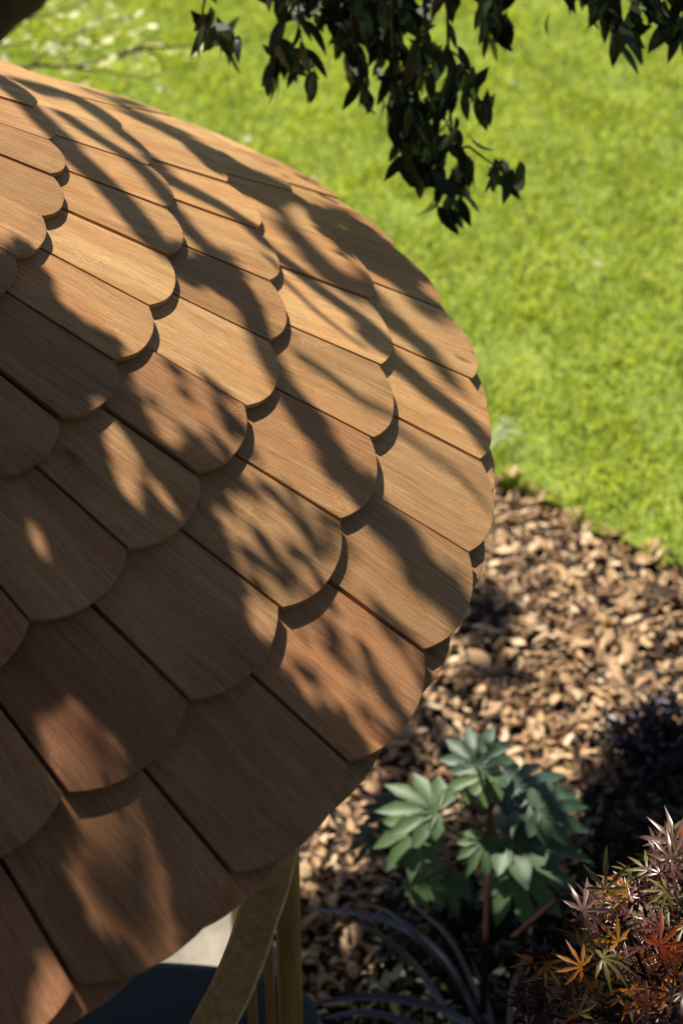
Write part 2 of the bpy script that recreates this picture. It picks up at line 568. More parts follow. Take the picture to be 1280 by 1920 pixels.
TAN = np.array((.48, .290, .130)); RED = np.array((.42, .205, .108)); DARK = np.array((.31, .160, .080)); PALE = np.array((.57, .39, .195))
NV0, NV1 = -8, 15       # individual shingles between these column numbers
rest_bag = Bag()
step_rest = (2 * math.pi - (NV1 - NV0) * DPHI)
n_rest = round(step_rest / .160)
DP2 = step_rest / n_rest
colr = random.Random(21)
for ci, (cn, rf, zf, off) in enumerate(COURSES + [('F', .998, -.0085, .5)]):
    if cn == 'X':
        continue
    r1, z1 = rf * ROOF_R, EAVE_Z + zf * ROOF_R
    if cn == 'F':
        r0, z0 = COURSES[6][1] * ROOF_R, EAVE_Z + COURSES[6][2] * ROOF_R - .017
    else:
        r0, z0 = COURSES[ci - 1][1] * ROOF_R, EAVE_Z + COURSES[ci - 1][2] * ROOF_R
    # slope line in the r,z plane, sunk at its upper end by thickness plus clearance
    sl = np.array([r0 - r1, z0 - z1]); ln = np.linalg.norm(sl); nrm = np.array([-sl[1], sl[0]]) / ln
    if nrm[1] < 0:
        nrm = -nrm
    target = np.array([r0, z0]) - nrm * (TH + .0026)
    dv = target - np.array([r1, z1]); dv /= np.linalg.norm(dv)
    length = ln + .05
    if cn == 'F':
        length = ln * .8
    w_tip = 2 * r1 * math.sin(DPHI / 2)
    w_top = w_tip * (r1 + dv[0] * length) / r1
    meshes = [shingle_mesh('shingle', w_tip, w_top, length, ci * 10 + k, {'E': .145, 'F': .145, 'D': .152, 'C': .166, 'B': .185}.get(cn, .20)) for k in range(4)]
    cols = [NV0 + k for k in range(NV1 - NV0)]
    angs = [(j, PHI0 - (j + off + .5) * DPHI, True) for j in cols]
    a_end = PHI0 - (NV1 + off) * DPHI
    angs += [(99, a_end - (k + .5) * DP2, False) for k in range(n_rest)]
    for j, a, solo in angs:
        er = np.array([math.cos(a), math.sin(a), 0])
        et = np.array([-math.sin(a), math.cos(a), 0])
        hw_ = DPHI / 2
        pos = er * (r1 * math.cos(hw_)) + np.array([0, 0, z1])
        yv = er * dv[0] + np.array([0, 0, dv[1]]); yv /= np.linalg.norm(yv)
        xv = et
        zv = np.cross(xv, yv)
        if zv[2] < 0:
            xv = -et; zv = np.cross(xv, yv)
        # small individual irregularities
        jt = colr.gauss(0, .0035); lift = abs(colr.gauss(0, .0013)); slide = colr.gauss(0, .0014)
        x2 = xv * math.cos(jt) + yv * math.sin(jt); y2 = yv * math.cos(jt) - xv * math.sin(jt)
        tl = colr.gauss(0, .0045)
        x3 = x2 * math.cos(tl) + zv * math.sin(tl); z3 = np.cross(x3, y2)
        pos = pos + zv * lift + yv * slide
        me = colr.choice(meshes)
        # wood tone: redder and browner round the near left side
        f1 = min(1, max(0, (j - 4.0) / 4.5)) if solo else .5
        rr = colr.random()
        c = TAN * (1 - f1) + RED * f1
        c = c * (1 - .35 * max(0, rr - .55) / .45) + DARK * (.35 * max(0, rr - .55) / .45)
        if rr < .3:
            c = c * .6 + PALE * .4 * (1 - .5 * f1)
        c = c * colr.uniform(.82, 1.16)
        if solo:
            o = obj('shingle', me, M_SH, roof)
            placed(o, pos, x3, y2, z3)
            o.color = (*[float(v) for v in c], 1)
        else:
            V = [np.array(v.co) for v in me.vertices]
            V = [pos + x3 * v[0] + y2 * v[1] + z3 * v[2] for v in V]
            rest_bag.add(V, [tuple(p.vertices) for p in me.polygons])
o = obj('shingle_field', rest_bag.mesh('shingle_field'), M_SH, roof, kind='stuff')
o.color = (*TAN, 1)
b = Bag()
prof = [(.235, .462), (.10, .545), (.03, .60), (.002, .62)]
V = []; F = []
for r, z in prof:
    for k in range(24):
        a = 2 * math.pi * k / 24
        V.append(np.array([r * ROOF_R * math.cos(a), r * ROOF_R * math.sin(a), EAVE_Z + z * ROOF_R + .006]))
for i in range(3):
    for k in range(24):
        F.append((i * 24 + k, i * 24 + (k + 1) % 24, (i + 1) * 24 + (k + 1) % 24, (i + 1) * 24 + k))
b.add(V, F)
obj('roof_cap', b.mesh('roof_cap', True), M_BEAM, pav)

# frame under the roof: posts, curved braces, ring beam
def bent_timber(pts, hw, hd, outward):
    """rectangular section swept along a curve, chamfered edges"""
    P = smooth_path(pts, 8); T = np.gradient(P, axis=0); b = Bag(); V = []; F = []
    ch = min(hw, hd) * .22
    prof = [(-hw + ch, -hd), (hw - ch, -hd), (hw, -hd + ch), (hw, hd - ch), (hw - ch, hd), (-hw + ch, hd), (-hw, hd - ch), (-hw, -hd + ch)]
    for p, t in zip(P, T):
        t = t / np.linalg.norm(t)
        s = np.cross(t, outward); s /= np.linalg.norm(s); d = np.cross(s, t)
        V += [p + s * u + d * v for u, v in prof]
    m_ = len(prof)
    for i in range(len(P) - 1):
        for k in range(m_):
            F.append((i * m_ + k, i * m_ + (k + 1) % m_, (i + 1) * m_ + (k + 1) % m_, (i + 1) * m_ + k))
    F.append(tuple(range(m_))[::-1]); F.append(tuple((len(P) - 1) * m_ + k for k in range(m_)))
    b.add(V, F)
    return b

def on_cyl(x, y, rad):
    d = ray(x, y); a = d[0] ** 2 + d[1] ** 2; bb = CAM[0] * d[0] + CAM[1] * d[1]; c = CAM[0] ** 2 + CAM[1] ** 2 - rad * rad
    t = (-bb - math.sqrt(bb * bb - a * c)) / a
    return CAM + d * t

# brace: runs down and inward to the left
BP = [(530, 1560, .94), (505, 1660, .95), (483, 1723, .96), (463, 1784, .97), (436, 1850, .98), (405, 1911, .99), (360, 1995, 1.0)]
br = [on_cyl(*q) for q in BP]
view = -ray(480, 1800)
obj('brace', bent_timber(br, .024, .015, view).mesh('brace'), M_BEAM, pav)
p0 = on_cyl(541, 1760, .88)
for (dx, r_) in ((0, .0175),):
    b = Bag(); b.tube([(p0[0], p0[1], EAVE_Z + .10), (p0[0], p0[1], .8), (p0[0], p0[1], .0)], r_, r_ * 1.05, 12, .03)
    obj('post', b.mesh('post', True), M_POST, pav)
for px in (506, 472):
    q = on_cyl(px, 1860, .84)
    b = Bag(); b.box((q[0], q[1], .79), .0065, .012, .79, X=rt, Y=np.cross([0, 0, 1.], rt))
    obj('slat', b.mesh('slat'), M_POST, pav)
for k in range(1, 8):
    a = math.atan2(p0[1], p0[0]) + k * math.pi / 4
    b = Bag(); b.tube([(.86 * math.cos(a), .86 * math.sin(a), EAVE_Z + .10), (.86 * math.cos(a), .86 * math.sin(a), .8), (.86 * math.cos(a), .86 * math.sin(a), 0)], .03, .03, 10)
    obj('post', b.mesh('post', True), M_POST, pav)
b = Bag(); seg = 48; V = []; F = []
for k in range(seg):
    a = 2 * math.pi * k / seg
    for r, z in ((.865, 0), (.905, 0), (.905, .05), (.865, .05)):
        V.append(np.array([r * math.cos(a), r * math.sin(a), EAVE_Z + .055 + z]))
for k in range(seg):
    for i in range(4):
        F.append((k * 4 + i, k * 4 + (i + 1) % 4, ((k + 1) % seg) * 4 + (i + 1) % 4, ((k + 1) % seg) * 4 + i))
b.add(V, F)
obj('ring_beam', b.mesh('ring_beam'), M_BEAM, pav)

# navy padded seat inside the pavilion
zc = .42
A = on_plane(320, 1796, zc); B = on_plane(440, 1803, zc)
e = (B - A) / np.linalg.norm(B - A); n_ = np.cross([0, 0, 1.], e)
if n_ @ (CAM - A) < 0:
    n_ = -n_
cc = (A + B) / 2 + n_ * .30 - e * .35
seat = thing('padded_seat', 'dark navy padded seat under the edge of the shingle roof', 'seat', (cc[0], cc[1], .024))
b = Bag()
hx, hy = .55, .30
V = []; F = []
lv = [(0, 1.0), (.015, 1.01), (.07, 1.01), (.09, .985), (.096, .93)]
for z, s_ in lv:
    for k in range(40):
        a = 2 * math.pi * k / 40
        u = math.copysign(abs(math.cos(a)) ** .25, math.cos(a)); v = math.copysign(abs(math.sin(a)) ** .25, math.sin(a))
        V.append(e * hx * u * s_ + n_ * hy * v * s_ + np.array([0, 0, zc - .024 - .096 + z]))
for i in range(len(lv) - 1):
    for k in range(40):
        F.append((i * 40 + k, i * 40 + (k + 1) % 40, (i + 1) * 40 + (k + 1) % 40, (i + 1) * 40 + k))
F.append(tuple((len(lv) - 1) * 40 + k for k in range(40))); F.append(tuple(range(40))[::-1])
b.add(V, F)
obj('cushion', b.mesh('cushion', True), M_NAVY, seat)
b = Bag(); b.box((0, 0, (zc - .12) / 2 - .012), hx * .93, hy * .9, (zc - .12) / 2 - .012, X=e, Y=n_)
obj('base', b.mesh('base'), M_POST, seat)

# ------------------------------------------------------------------ leaves
def leaf_blade(name, L_=1.0, W=.32, fold=.12, curl=.10, seg=5):
    V = []; F = []
    for i in range(seg + 1):
        t = i / seg
        wd = W * math.sin(math.pi * min(1, t * .96 + .04)) ** .8 * (1 - .25 * t) if 0 < i < seg else .01
        z = -curl * t * t
        V += [(-wd / 2, L_ * t, z + fold * wd), (0, L_ * t, z), (wd / 2, L_ * t, z + fold * wd)]
    for i in range(seg):
        a = i * 3
        F += [(a, a + 1, a + 4, a + 3), (a + 1, a + 2, a + 5, a + 4)]
    return mesh_from(name, V, F, True)

def palmate(name, lobes, spread, wid, notch, droop, toothed=False, seed=1):
    """palmate leaf: list of lobes around a centre; lobe = pointed blade"""
    r = random.Random(seed)
    V = [(0, 0, 0)]; F = []
    n = lobes
    for k in range(n):
        u = (k - (n - 1) / 2) / ((n - 1) / 2)
        a = u * spread
        ln = (1 - .48 * abs(u) ** 1.6) * r.uniform(.93, 1.05)
        steps = 6
        base = len(V); ca, sa = math.sin(a), math.cos(a)
        for i in range(1, steps + 1):
            t = i / steps
            if t < notch:
                wdt = wid * (.5 + .5 * t / notch) * .8
            else:
                wdt = wid * (1 - ((t - notch) / (1 - notch)) ** 1.5)
            if i == steps:
                wdt = .004
            if toothed and i % 2 == 0:
                wdt *= .82
            z = -droop * (t * ln) ** 2
            f = .18 * wdt
            for s_ in (-1, 0, 1):
                x = ca * ln * t + sa * wdt * .5 * s_; y = sa * ln * t - ca * wdt * .5 * s_
                V.append((x, y, z + (f if s_ else 0)))
        F += [(0, base, base + 1), (0, base + 1, base + 2)]
        for i in range(steps - 1):
            q = base + i * 3
            F += [(q, q + 3, q + 4, q + 1), (q + 1, q + 4, q + 5, q + 2)]
    return mesh_from(name, V, F, True)

# ------------------------------------------------------------------ tree over the pavilion
M_TRUNK = simple('tree_bark', [(.3, (.018, .013, .009)), (.7, (.07, .05, .033))], (25, 25, 6), .9, .9, .01)
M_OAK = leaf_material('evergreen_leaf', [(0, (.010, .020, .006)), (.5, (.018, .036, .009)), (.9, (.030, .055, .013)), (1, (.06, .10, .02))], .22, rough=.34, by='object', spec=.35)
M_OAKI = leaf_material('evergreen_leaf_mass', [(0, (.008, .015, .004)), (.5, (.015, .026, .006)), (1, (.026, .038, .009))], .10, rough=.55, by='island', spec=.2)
limb_a = at(132, -40, 4.6) ; limb_b = at(-28, 105, 4.65)
dirn = limb_a - limb_b; dirn /= np.linalg.norm(dirn)
perp = np.cross(dirn, ray(20, 20)); perp /= np.linalg.norm(perp)
if project(limb_b + perp)[0][0] > project(limb_b)[0][0] and project(limb_b + perp)[0][1] > project(limb_b)[0][1]:
    perp = -perp
LR = .15
shift = perp * LR
tree_base = (-0.9, 2.7, 0)
tree = thing('evergreen_tree', 'dark evergreen tree whose drooping leafy branches hang in along the top', 'tree', tree_base)
TB = np.array(tree_base)
bark = Bag()
lc = limb_b + shift
ld = limb_a + shift
bark.tube([TB * 1.0, TB + [.25, -.05, .32], lc - dirn * .9 - [0, 0, .05], lc - dirn * .4, lc, ld, ld + dirn * .15 + [-.02, .12, .12], ld + dirn * .25 + [-.1, .5, .5]], .19, .12, 16, .08)
trunk_end = ld + dirn * .25 + np.array([-.1, .5, .5])
bark.V = [np.array(v) - TB for v in bark.V]
obj('trunk', bark.mesh('trunk', True), M_TRUNK, tree)

# twigs that hang in view: (photo path, distance, leaves, sideways spread in px)
TWIGS = [
 ([(388, -40), (380, 25), (398, 60), (440, 85)], 2.9, 13, 16),
 ([(545, -40), (530, 50), (516, 100), (508, 140)], 2.95, 9, 14),
 ([(560, -40), (560, 50), (575, 100), (598, 150)], 2.9, 10, 14),
 ([(640, -40), (632, 40), (640, 70)], 3.0, 6, 12),
 ([(660, -40), (660, 60), (668, 120), (680, 180)], 2.95, 12, 15),
 ([(690, -40), (735, 60), (755, 160), (785, 260), (835, 350), (850, 385)], 3.0, 48, 32),
 ([(665, -40), (715, 50), (735, 130), (730, 200)], 3.05, 18, 22),
 ([(800, -40), (795, 70), (815, 170), (860, 290)], 2.95, 30, 26),
 ([(740, 150), (765, 220), (770, 280), (745, 305)], 3.0, 14, 16),
 ([(800, 65), (850, 98), (872, 130), (900, 190)], 2.9, 15, 16),
 ([(842, 130), (846, 150)], 2.9, 3, 8),
 ([(845, 240), (880, 275), (925, 308), (975, 325)], 2.9, 12, 12),
 ([(925, -40), (920, 10), (935, 60)], 3.0, 17, 20),
 ([(820, -50), (840, -5)], 3.0, 6, 20),
 ([(1035, -50), (1100, -10), (1155, 30), (1175, 70)], 3.0, 18, 20),
 ([(1200, -50), (1235, 10), (1275, 60)], 3.0, 17, 22),
 ([(450, -50), (600, -30), (780, -30)], 3.0, 26, 26),
]
oakleaf = [leaf_blade('leaf', 1.0, .38, .12, .12), leaf_blade('leaf', 1.0, .34, .2, .3), leaf_blade('leaf', 1.0, .42, .05, -.1)]
twb = Bag()
lr = random.Random(5)
down = np.array([0, 0, -1.0])
for path, d, n, spread in TWIGS:
    pts = [at(x, y, d + lr.uniform(-.05, .05)) for x, y in path]
    P = smooth_path(pts, 6)
    twb.tube([at(path[0][0] - 10, -235, d)] + pts, .0034, .0010, 5, 0, 4)
    for k in range(n):
        f = (k + lr.random()) / n
        f = f ** .8
        i = min(int(f * (len(P) - 1)), len(P) - 2); g = f * (len(P) - 1) - i
        p = P[i] * (1 - g) + P[i + 1] * g
        p = p + (rt * lr.gauss(0, spread * .55) + np.array([0, 0, 1.]) * lr.gauss(0, spread * .4)) / FOC * d + fw * lr.gauss(0, .04)
        yd = down * 1.0 + rt * lr.gauss(.12, .38) + fw * lr.gauss(0, .45)
        yd /= np.linalg.norm(yd)
        zn = -fw * .8 + rt * lr.gauss(0, .6) + up * lr.gauss(.3, .5)
        x, y, z = frame(zn - yd * (zn @ yd), yd)
        o = obj('leaf', lr.choice(oakleaf), M_OAK, tree)
        placed(o, p, x, y, z, lr.uniform(.045, .067), TB)

# crown: leaves and boughs above the frame; they throw the dapple on roof and bed
def poly_mask(q, polys):
    mk = np.zeros(len(q), bool)
    for p in polys:
        mk |= inside(q, p)
    return mk
def dist_to_path(q, path):
    d = np.full(len(q), 1e9)
    for (x0, y0), (x1, y1) in zip(path[:-1], path[1:]):
        v = np.array([x1 - x0, y1 - y0], float); w_ = q - np.array([x0, y0])
        t = np.clip((w_ @ v) / (v @ v), 0, 1)
        d = np.minimum(d, np.linalg.norm(w_ - t[:, None] * v, axis=1))
    return d

BIG = [[(0, 475), (45, 450), (90, 510), (120, 570), (160, 600), (230, 655), (275, 690), (300, 760), (345, 800), (372, 760), (400, 800),
        (440, 830), (445, 880), (500, 900), (570, 950), (600, 1040), (645, 1090), (700, 1150), (770, 1230), (815, 1240), (805, 1400),
        (640, 1540), (440, 1720), (300, 1860), (100, 1990), (-140, 1990), (-140, 430), (-40, 440)]]
BIG += [[(322, 458), (400, 470), (450, 505), (505, 590), (515, 640), (470, 640), (440, 570), (400, 535), (325, 520)],
        [(600, 380), (680, 415), (745, 468), (800, 535), (770, 535), (700, 500), (650, 490), (610, 450), (580, 410)],
        [(330, 250), (420, 285), (500, 330), (540, 370), (500, 372), (440, 345), (380, 310)]]
LIT = [
 [(197, 779), (215, 800), (244, 836), (260, 885), (258, 938), (248, 938), (227, 905), (207, 844), (197, 804)],
 [(299, 926), (321, 938), (335, 966), (321, 966), (303, 946)],
 [(57, 987), (73, 991), (87, 1023), (85, 1035), (69, 1027)],
 [(410, 950), (439, 954), (467, 982), (479, 1011), (463, 1011), (422, 982)],
 [(588, 1034), (645, 986), (643, 1060), (584, 1135), (531, 1135), (488, 1091), (483, 1074), (544, 1104), (566, 1056)],
 [(260, 694), (300, 731), (301, 755), (349, 779), (333, 824), (300, 804), (284, 771), (264, 731)],
 [(386, 722), (447, 763), (459, 804), (439, 820), (410, 787), (390, 739)],
 [(632, 1113), (671, 1122), (732, 1170), (741, 1205), (763, 1292), (746, 1284), (715, 1244), (702, 1292), (715, 1376), (702, 1380), (671, 1327), (645, 1266), (627, 1205), (610, 1166)],
 [(536, 1179), (557, 1196), (588, 1257), (590, 1301), (566, 1275), (536, 1222)],
 [(80, 1350), (140, 1305), (175, 1350), (215, 1385), (255, 1430), (240, 1450), (125, 1485), (100, 1460), (75, 1390)],
 [(130, 1530), (260, 1490), (275, 1520), (300, 1590), (330, 1670), (340, 1740), (320, 1785), (280, 1805), (215, 1780), (165, 1730), (130, 1660), (115, 1570)],
 [(80, 1830), (135, 1855), (110, 1920), (65, 1920)],
 [(470, 1152), (522, 1152), (520, 1192), (509, 1209), (483, 1187)],
 [(470, 755), (520, 830), (600, 915), (644, 960), (590, 945), (530, 905), (470, 850)],
]
SEMI = [[(405, 925), (470, 900), (570, 945), (640, 1000), (632, 1070), (530, 1135), (440, 1060)],
        [(262, 672), (330, 685), (440, 742), (458, 800), (400, 875), (330, 840), (280, 760)],
        [(600, 1110), (660, 1110), (750, 1165), (790, 1230), (770, 1320), (700, 1390), (640, 1320), (560, 1250)]]
for k in range(len(LIT)):
    if k in (9, 10):
        continue
    P_ = np.array(LIT[k], float); c_ = P_.mean(0); LIT[k] = [tuple(v) for v in c_ + (P_ - c_) * (1.42 if k in (4, 5, 6, 7, 8) else 1.25)]
LIT += SEMI
STREAKS = [  # path, width at start and end (px), distance towards the sun
 ([(-10, 140), (60, 200), (130, 275), (200, 345), (255, 410), (300, 470)], 40, 56, 1.6),
 ([(120, 210), (200, 265), (280, 330), (340, 410), (400, 470), (440, 530), (480, 610), (512, 690)], 26, 50, 1.8),
 ([(425, 480), (470, 590), (512, 690), (560, 755), (605, 830), (650, 890), (690, 950)], 30, 72, 1.7),
 ([(40, 150), (110, 170), (170, 200), (230, 250), (290, 295)], 18, 26, 2.0),
 ([(170, 160), (240, 200), (310, 235), (390, 285), (450, 330), (530, 380)], 22, 30, 2.4),
 ([(290, 310), (380, 360), (425, 392), (480, 432)], 26, 22, 1.8),
 ([(488, 446), (539, 485), (597, 536), (648, 575), (699, 614), (726, 645)], 22, 24, 1.6),
 ([(500, 480), (531, 513), (582, 567), (636, 614), (683, 650)], 12, 14, 1.6),
 ([(520, 400), (550, 440), (590, 480), (636, 524), (675, 548)], 30, 44, 2.6),
 ([(440, 310), (520, 350), (600, 400), (660, 440), (720, 490), (790, 560), (830, 600)], 26, 40, 2.6),
 ([(600, 380), (680, 430), (740, 480), (800, 520)], 30, 22, 2.8),
 ([(680, 520), (703, 556), (746, 599), (792, 646), (832, 692), (860, 735)], 30, 26, 2.2),
 ([(700, 640), (734, 665), (785, 708), (832, 751), (871, 786), (925, 840)], 36, 34, 1.9),
 ([(550, 645), (609, 692), (667, 743), (730, 786)], 16, 16, 2.0),
 ([(735, 790), (770, 820), (812, 849), (855, 884), (913, 942)], 16, 18, 2.2),
 ([(690, 930), (724, 970), (750, 1017), (807, 1090), (872, 1148)], 60, 80, 1.8),
 ([(590, 960), (610, 1010), (560, 1060)], 20, 30, 1.5),
]
LIMB_STARTS = [(-10, 140), (120, 210), (290, 310), (488, 446), (500, 480), (700, 640), (550, 645), (735, 790), (40, 150)]
U1 = np.cross(L, [0, 0, 1.0]); U1 /= np.linalg.norm(U1); U2 = np.cross(L, U1)
def sunplane(P):
    P = np.asarray(P)
    return np.stack([P @ U1, P @ U2], -1)

def nearest(A, B):
    """distance from each A to the nearest B, in blocks"""
    out = np.empty(len(A))
    for k in range(0, len(A), 400):
        a = A[k:k + 400]
        out[k:k + 400] = np.sqrt(((a[:, None, :] - B[None]) ** 2).sum(-1).min(1))
    return out

def casters_for(H, shade, tval, rmin, rmax, cover):
    """leaves that shade the points H[shade] and leave H[~shade] in the sun"""
    sp = sunplane(H)
    A, B = sp[shade], sp[~shade]
    dl = nearest(A, B)
    cell = {}
    key = [tuple(k) for k in np.floor(A / .03).astype(int)]
    for k in key:
        cell[k] = cell.get(k, 0) + 1
    dens = np.array([cell[k] for k in key]) / .03 ** 2
    r = np.clip(dl * .9, rmin, rmax)
    keep = rng.random(len(A)) < cover / (dens * r * r * 1.1)
    keep &= dl > .0035
    P = H[shade][keep] + L * tval[shade][keep][:, None] + rng.normal(0, .002, (keep.sum(), 3))
    return P, r[keep]

gx, gy = np.meshgrid(np.arange(-160, 960, 9.0), np.arange(60, 2000, 9.0))
Q = np.stack([gx.ravel(), gy.ravel()], -1) + rng.uniform(-4, 4, (gx.size, 2))
Q = Q[Q[:, 1] > 90 + .55 * (Q[:, 0]) * (Q[:, 0] > 0) - 60]
Hh = [roof_hit(*q) for q in Q]
okh = np.array([h is not None for h in Hh]); Q = Q[okh]; Hh = np.array([h for h in Hh if h is not None])
shade = poly_mask(Q, BIG)
tv = rng.uniform(1.0, 1.22, len(Q))
for lp in LIT:
    shade &= ~inside(Q, lp)
for path, w0, w1, tt in STREAKS:
    fine = smooth_path(np.array(path, float), 5)
    dd = np.full(len(Q), 1e9); wd = np.zeros(len(Q))
    for k in range(len(fine)):
        di = np.linalg.norm(Q - fine[k], axis=1); better = di < dd
        dd[better] = di[better]; wd[better] = w0 + (w1 - w0) * k / len(fine)
    if len(path) and path[0] in LIMB_STARTS:
        continue
    wob = 1 + .22 * np.sin(Q[:, 0] * .07 + tt * 9) + .18 * np.sin(Q[:, 1] * .11 + tt * 5)
    ns = (dd < wd / 2 * wob) & ~shade
    shade |= ns; tv[ns] = tt + rng.uniform(-.15, .15, ns.sum())
casters, crad = casters_for(Hh, shade, tv, .005, .03, 5.5)
# thin high leaves that only veil the two big sun patches low on the left
def veil_over(polys, cover, t0, t1, r0, r1):
    global casters, crad
    H = Hh[poly_mask(Q, polys)]
    sp_ = sunplane(H); cell = {}
    key = [tuple(k) for k in np.floor(sp_ / .02).astype(int)]
    for k in key:
        cell[k] = cell.get(k, 0) + 1
    dn = np.array([cell[k] for k in key]) / .02 ** 2
    r = rng.uniform(r0, r1, len(H))
    kp = rng.random(len(H)) < cover / (dn * 1.9 * r * r)
    casters = np.vstack([casters, H[kp] + L * rng.uniform(t0, t1, kp.sum())[:, None]]); crad = np.concatenate([crad, r[kp]])
veil_over(SEMI, .55, 1.2, 1.9, .009, .017)
veil = inside(Q, LIT[9]) | inside(Q, LIT[10])
vh = Hh[veil]; vh = vh[rng.random(len(vh)) < .03]
lit_roof = sunplane(Hh[~shade])
casters = np.vstack([casters, vh + L * rng.uniform(3.2, 4.6, len(vh))[:, None]]); crad = np.concatenate([crad, rng.uniform(.012, .022, len(vh))])
limbs = []
for path, w0, w1, tt in STREAKS:
    if path[0] not in LIMB_STARTS:
        continue
    fine = smooth_path(np.array(path, float), 3)
    pts = []; rad = []
    for k in range(len(fine)):
        t_ = fine[min(k + 1, len(fine) - 1)] - fine[max(k - 1, 0)]
        nn = np.array([-t_[1], t_[0]]) / np.linalg.norm(t_); wk = w0 + (w1 - w0) * k / (len(fine) - 1)
        h = roof_hit(*fine[k]); ha = roof_hit(*(fine[k] + nn * wk * .4)); hb = roof_hit(*(fine[k] - nn * wk * .4))
        if h is None or ha is None or hb is None:
            continue
        pts.append(h + L * tt)
        dd_ = fine[min(k + 1, len(fine) - 1)]; 
        hn = roof_hit(*(fine[k] + t_ * .3))
        if hn is None:
            pts.pop(); continue
        a_ = sunplane(ha) - sunplane(hb); tv_ = sunplane(hn) - sunplane(h); tv_ /= np.linalg.norm(tv_) + 1e-9
        rad.append(abs(a_[0] * tv_[1] - a_[1] * tv_[0]) / 2)
    if len(pts) > 3:
        limbs.append((np.array(pts), float(np.median(rad))))
# the bed: pools of shade on the bark
GSH = [[(1060, 1460), (1180, 1440), (1300, 1430), (1340, 1420), (1340, 1990), (530, 1990), (540, 1690), (640, 1700), (700, 1660), (710, 1480), (760, 1460), (830, 1560), (920, 1520), (1000, 1480)],
       [(850, 1130), (930, 1110), (985, 1140), (970, 1220), (880, 1240)], [(880, 1270), (960, 1250), (1020, 1290), (980, 1340), (860, 1340)],
       [(690, 1400), (780, 1380), (860, 1400), (900, 1440), (760, 1470), (690, 1450)], [(600, 1650), (660, 1640), (700, 1700), (600, 1700)]]
GLIT = [[(700, 1820), (760, 1830), (770, 1870), (700, 1870)], [(640, 1760), (680, 1770), (670, 1800), (640, 1790)], [(900, 1300), (990, 1310), (980, 1400), (910, 1400)],
        [(790, 1400), (840, 1390), (850, 1440), (800, 1440)], [(1030, 1440), (1080, 1430), (1080, 1480), (1040, 1490)], [(1080, 1520), (1110, 1500), (1120, 1540), (1090, 1560)]]
gx, gy = np.meshgrid(np.arange(530, 1340, 11.0), np.arange(960, 2000, 11.0))
Q = np.stack([gx.ravel(), gy.ravel()], -1) + rng.uniform(-5, 5, (gx.size, 2))
shade = poly_mask(Q, GSH) & ~poly_mask(Q, GLIT)
Hh = np.array([on_plane(q[0], q[1], 0.0) for q in Q])
lit_bed = sunplane(Hh[~shade])
c2, r2 = casters_for(Hh, shade, rng.uniform(2.6, 3.4, len(Q)), .010, .034, 4.5)
casters = np.vstack([casters, c2]); crad = np.concatenate([crad, r2])
pq, pw = project(casters)
vis = (pw > 0) & (pq[:, 0] > -40) & (pq[:, 0] < 1320) & (pq[:, 1] > -60) & (pq[:, 1] < 1980)
print('casters', len(casters), 'in view', vis.sum())
casters = casters[~vis]; crad = crad[~vis]
flecks = [(755, 1500), (800, 1570), (1010, 1550), (790, 1640), (880, 1430), (870, 1600), (670, 1740), (755, 1800), (835, 1760), (640, 1722)]
fk = sunplane([at(x, y, 3.2) for x, y in flecks])
dfk = nearest(sunplane(casters), fk)
okf = (dfk > .024) | (np.arange(len(casters)) < len(casters) - len(c2))
casters = casters[okf]; crad = crad[okf]
# unseen leaves added to block sky light, kept where their shade falls outside frame
nC = 19000
C3 = np.stack([rng.uniform(-6, 4.5, nC), rng.uniform(-7, 1.8, nC), rng.uniform(2.9, 6.2, nC)], -1)
clump = np.sin(C3[:, 0] * 3.1 + 1) + np.sin(C3[:, 1] * 2.7) + np.sin(C3[:, 2] * 3.9 + 2)
okc = (clump > -.6) & (np.linalg.norm(C3 - CAM, axis=1) > .7)
pq, pw = project(C3)
okc &= ~((pw > 0) & (pq[:, 0] > -250) & (pq[:, 0] < 1530) & (pq[:, 1] > -250))
for hh in np.arange(0, 2.9, .1):
    sh = C3 - L * ((C3[:, 2] - hh) / L[2])[:, None]
    pq, pw = project(sh)
    okc &= ~((pw > 0) & (pq[:, 0] > -120) & (pq[:, 0] < 1400) & (pq[:, 1] > -120) & (pq[:, 1] < 2040))
sky_block_pts = C3[okc]
print('crown', len(sky_block_pts))
def leaf_cloud(P, name, mat, parent, base, lo, hi, wr=.42, face=None, amount=.55):
    n = len(P)
    nz = rng.normal(0, 1, (n, 3)); nz /= np.linalg.norm(nz, axis=1)[:, None]
    if face is not None:
        nz = nz * amount + face; nz /= np.linalg.norm(nz, axis=1)[:, None]
    t = rng.normal(0, 1, (n, 3)) + np.array([0, 0, -2.2]); t -= nz * (t * nz).sum(1)[:, None]; t /= np.linalg.norm(t, axis=1)[:, None]
    s = np.cross(nz, t)
    ln = (rng.uniform(lo, hi, n) if np.ndim(lo) == 0 else np.asarray(lo))[:, None]; wd = ln * wr * rng.uniform(.8, 1.2, n)[:, None] / 2
    C = P - np.asarray(base)
    V = np.zeros((n, 6, 3))
    V[:, 0] = C - t * ln / 2; V[:, 1] = C - t * ln * .15 + s * wd; V[:, 2] = C + t * ln * .2 + s * wd * .85
    V[:, 3] = C + t * ln / 2; V[:, 4] = C + t * ln * .2 - s * wd * .85; V[:, 5] = C - t * ln * .15 - s * wd
    F = (np.arange(n)[:, None] * 6 + np.arange(6)).tolist()
    me = bpy.data.meshes.new(name); me.from_pydata(V.reshape(-1, 3).tolist(), [], F); me.update()
    return obj(name, me, mat, parent, kind='stuff')
leaf_cloud(casters, 'foliage', M_OAKI, tree, TB, crad * 2.1, None, .62, L, .35)
leaf_cloud(sky_block_pts, 'foliage', M_OAKI, tree, TB, .18, .30, .6)  # added out of view to cut the sky fill
